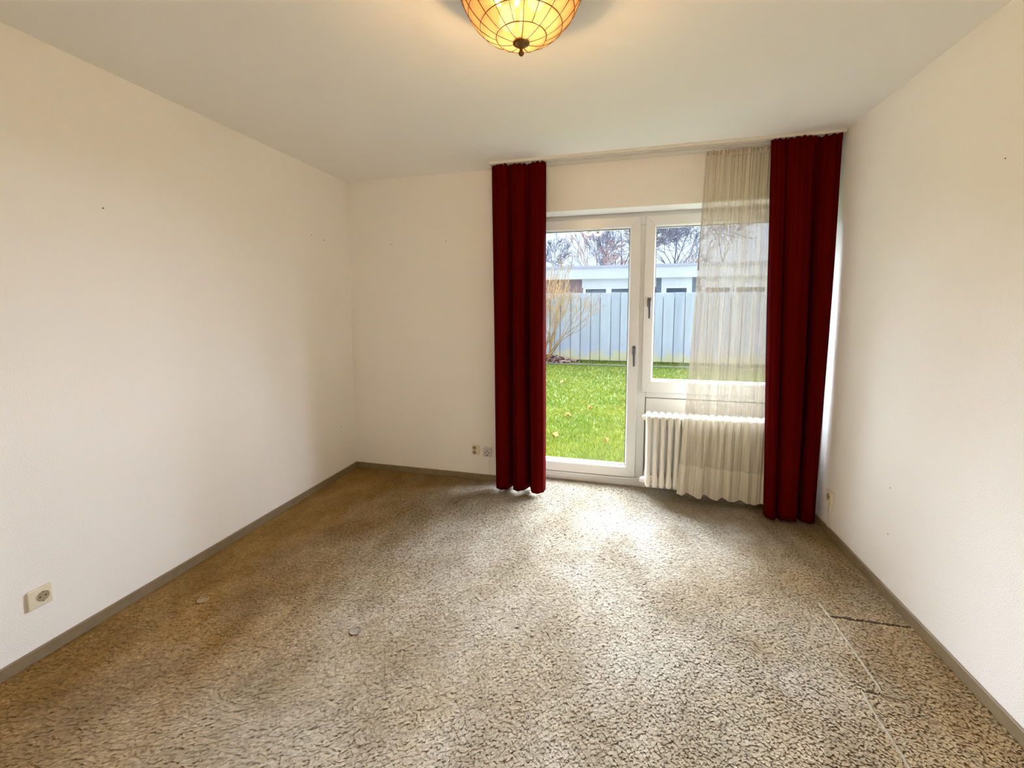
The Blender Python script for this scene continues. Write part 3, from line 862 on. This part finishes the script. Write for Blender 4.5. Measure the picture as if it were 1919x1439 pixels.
leaf(1.190, 5.50, .060, 'orange fallen leaf furthest away on the lawn near the shrub', 2.9)
leaf(2.160, 1.68, .034, 'small brown orange leaf on lawn near lower right of the door pane', .9)
leaf(1.880, 3.28, .040, 'small orange leaf on the grass near the middle of the door pane', 2.2)

# ---- branching plants
def branches(rnd, p0, d, ln, r, depth, spread, segs, up=.12, ratio=.72, kids=(2, 3), minr=.004):
    p_ = Vector(p0); d = Vector(d).normalized(); pts = [p_.copy()]; rs = [r]; n = 3
    for i in range(n):
        d = (d + Vector((rnd.gauss(0, .10), rnd.gauss(0, .10), rnd.gauss(0, .06) + up * .3))).normalized()
        p_ = p_ + d * ln / n; pts.append(p_.copy()); rs.append(max(minr, r * (1 - .30 * (i + 1) / n)))
    segs.append((pts, rs))
    if depth <= 0: return
    for k in range(rnd.randint(*kids)):
        i = rnd.choice((2, 3, 3))
        ax = Vector((rnd.gauss(0, 1), rnd.gauss(0, 1), rnd.gauss(0, .6))); ax = (ax - d * ax.dot(d))
        if ax.length < 1e-4: continue
        ax.normalize(); nd = (d + ax * spread * rnd.uniform(.5, 1.25) + Vector((0, 0, up))).normalized()
        branches(rnd, pts[i], nd, ln * ratio * rnd.uniform(.75, 1.2), max(minr, rs[i] * .66), depth - 1, spread, segs, up, ratio, kids, minr)
def plant(name, root_label, cat, group, loc, starts, seed, mat, depth, spread, up, ratio, kids, minr, split):
    rnd = random.Random(seed); root = empty(name, loc, root_label, cat, group)
    main, twig = MB(), MB()
    for (off, d, ln, r) in starts:
        segs = []
        branches(rnd, Vector(loc) + Vector(off), d, ln, r, depth, spread, segs, up, ratio, kids, minr)
        for pts, rs in segs: (main if rs[0] > split else twig).tube(pts, rs, 4 if rs[0] <= split else 6, cap=False)
    if main.v: main.build('stem' if cat == 'shrub' else 'trunk', MAT[mat], root, True)
    if twig.v: tag(twig.build('twigs', MAT[mat], root, True), kind='stuff')
    return root
# multi stemmed shrub by the fence
st_ = []
rs_ = random.Random(77)
for dx, dz, ln in ((.45, 1, .95), (.25, 1, 1.05), (.62, .9, .9), (.05, 1, 1.0), (-.25, 1, .95), (-.5, 1, .9), (.35, 1, .8), (.85, .8, .75), (-.1, 1, .85)):
    st_.append(((rs_.uniform(-.10, .10), rs_.uniform(-.08, .08), 0), (dx, rs_.uniform(-.25, .15), dz), ln, rs_.uniform(.017, .026)))
plant('bare_shrub', 'bare yellow brown shrub with many stems before the fence', 'shrub', None, (.22, 9.05, GZ), st_, 12, 'shrub_bark', 4, .50, .17, .80, (2, 3), .0042, .011)
litter = MB(); rl = random.Random(6)
for i in range(420):
    a = rl.uniform(0, 2 * PI); q = rl.random() ** .7
    x, y = .25 + 1.0 * q * math.cos(a), 9.25 + .42 * q * math.sin(a); z = GZ + .03 + .22 * (1 - q) * rl.random(); r = rl.uniform(.03, .06); b = rl.uniform(0, 6)
    t1, t2 = rl.uniform(-.5, .5), rl.uniform(-.5, .5)
    litter.add([(x + r * math.cos(b + c), y + r * math.sin(b + c), z + r * (t1 * math.cos(b + c) + t2 * math.sin(b + c))) for c in (0, 1.3, 2.6, 3.9, 5.1)], [(0, 1, 2, 3, 4)])
tag(litter.build('leaf_litter', MAT['leaf_brown']), 'heap of pinkish brown dead leaves around the shrub foot', 'leaves', kind='stuff')

# bare trees beyond the neighbouring house
def tree(x, y, hgt, seed, mat, label, lean=0.0, spread=.56, depth=7):
    plant('bare_tree', label, 'tree', 'bare winter trees behind the bungalow', (x, y, GZ), [((0, 0, 0), (lean, 0, 1), hgt * .34, .02 * hgt + .03)], seed, mat, depth, spread, .05, .78, (2, 3), .013, .05)
tree(1.6, 27, 8.0, 3, 'tree_bark', 'widest grey bare tree above the bungalow, middle of the door pane')
tree(-1.3, 29, 7.6, 5, 'tree_bark', 'grey bare tree above the bungalow at the left edge of the door pane')
tree(3.6, 30, 7.8, 9, 'tree_bark_red', 'reddish bare tree standing behind the door and window mullion')
tree(5.6, 27, 7.4, 14, 'tree_bark', 'dark bare tree in the top of the narrow window pane')
tree(.0, 26.5, 5.6, 23, 'tree_bark_red', 'low reddish bare tree behind the shrub and bungalow roof', depth=6)
tree(5.0, 26.5, 4.8, 31, 'tree_bark_red', 'small reddish bare tree just above the bungalow roof in the window', depth=6)
tree(2.5, 33, 8.8, 52, 'tree_bark', 'tall grey bare tree standing furthest back above the bungalow roof')
tree(-.6, 34, 8.8, 57, 'tree_bark', 'distant grey bare tree whose twigs fill the upper left of the door pane')
tree(6.9, 33, 8.0, 63, 'tree_bark', 'distant grey bare tree beside the net curtain edge in the narrow window')
tree(8.3, 27, 7.0, 41, 'tree_bark', 'bare tree behind the net curtain beyond the bungalow')

# neighbouring bungalow
hb = empty('bungalow', (3, 18, GZ), 'white flat roofed bungalow with brick walls behind the fence', 'building')
Y0 = 15.0
MB().box(-9, 14, Y0 + .25, Y0 + 7, GZ, 2.66).build('wall', MAT['brick'], hb)
MB().box(-9.3, 14.3, Y0 - .05, Y0 + 7.3, 2.655, 3.10).build('fascia', MAT['house_white'], hb)
MB().box(-9.4, 14.4, Y0 - .10, Y0 + 7.4, 3.10, 3.20).build('roof_edge', MAT['roof_edge'], hb)
MB().box(.76, 3.74, Y0 + .12, Y0 + .25, 2.30, 2.655).build('lintel_board', MAT['house_white'], hb)
MB().box(.76, 3.74, Y0 + .16, Y0 + .25, GZ, .95).build('sill_board', MAT['house_white'], hb)
for x0, x1 in ((.92, 1.76), (1.98, 2.80), (2.98, 3.58)):
    f = MB().box(x0 - .11, x0, Y0 + .13, Y0 + .25, .95, 2.30).box(x1, x1 + .11, Y0 + .13, Y0 + .25, .95, 2.30).box(x0, x1, Y0 + .13, Y0 + .25, 2.24, 2.30).box(x0, x1, Y0 + .13, Y0 + .25, .95, 1.05).build('window', MAT['house_frame'], hb)
    MB().box(x0, x1, Y0 + .18, Y0 + .20, 1.05, 2.24).build('pane', MAT['house_pane'], f)
MB().box(3.74, 3.94, Y0 + .10, Y0 + .25, GZ, 2.655).build('brick_pier', MAT['brick_grey'], hb)
MB().box(5.09, 5.40, Y0 + .10, Y0 + .25, GZ, 2.655).build('brick_pier', MAT['brick_grey'], hb)
MB().box(3.94, 5.09, Y0 + .08, Y0 + .25, 2.30, 2.655).box(3.94, 4.06, Y0 + .08, Y0 + .25, GZ, 2.30).box(4.97, 5.09, Y0 + .08, Y0 + .25, GZ, 2.30).build('door_surround', MAT['house_white'], hb)
f = MB().box(4.06, 4.13, Y0 + .05, Y0 + .2, GZ, 2.30).box(4.90, 4.97, Y0 + .05, Y0 + .2, GZ, 2.30).box(4.13, 4.90, Y0 + .05, Y0 + .2, 2.235, 2.30).build('window', MAT['house_frame'], hb)
MB().box(4.13, 4.90, Y0 + .14, Y0 + .16, GZ + .05, 2.235).build('pane', MAT['house_pane'], f)
MB().box(5.40, 9.0, Y0 + .12, Y0 + .25, 2.30, 2.655).build('lintel_board', MAT['house_white'], hb)
for x0, x1 in ((5.56, 6.5), (6.7, 7.7), (7.9, 8.85)):
    f = MB().box(x0 - .11, x0, Y0 + .13, Y0 + .25, .95, 2.30).box(x1, x1 + .11, Y0 + .13, Y0 + .25, .95, 2.30).box(x0, x1, Y0 + .13, Y0 + .25, 2.24, 2.30).build('window', MAT['house_frame'], hb)
    MB().box(x0, x1, Y0 + .18, Y0 + .20, .95, 2.24).build('pane', MAT['house_pane'], f)
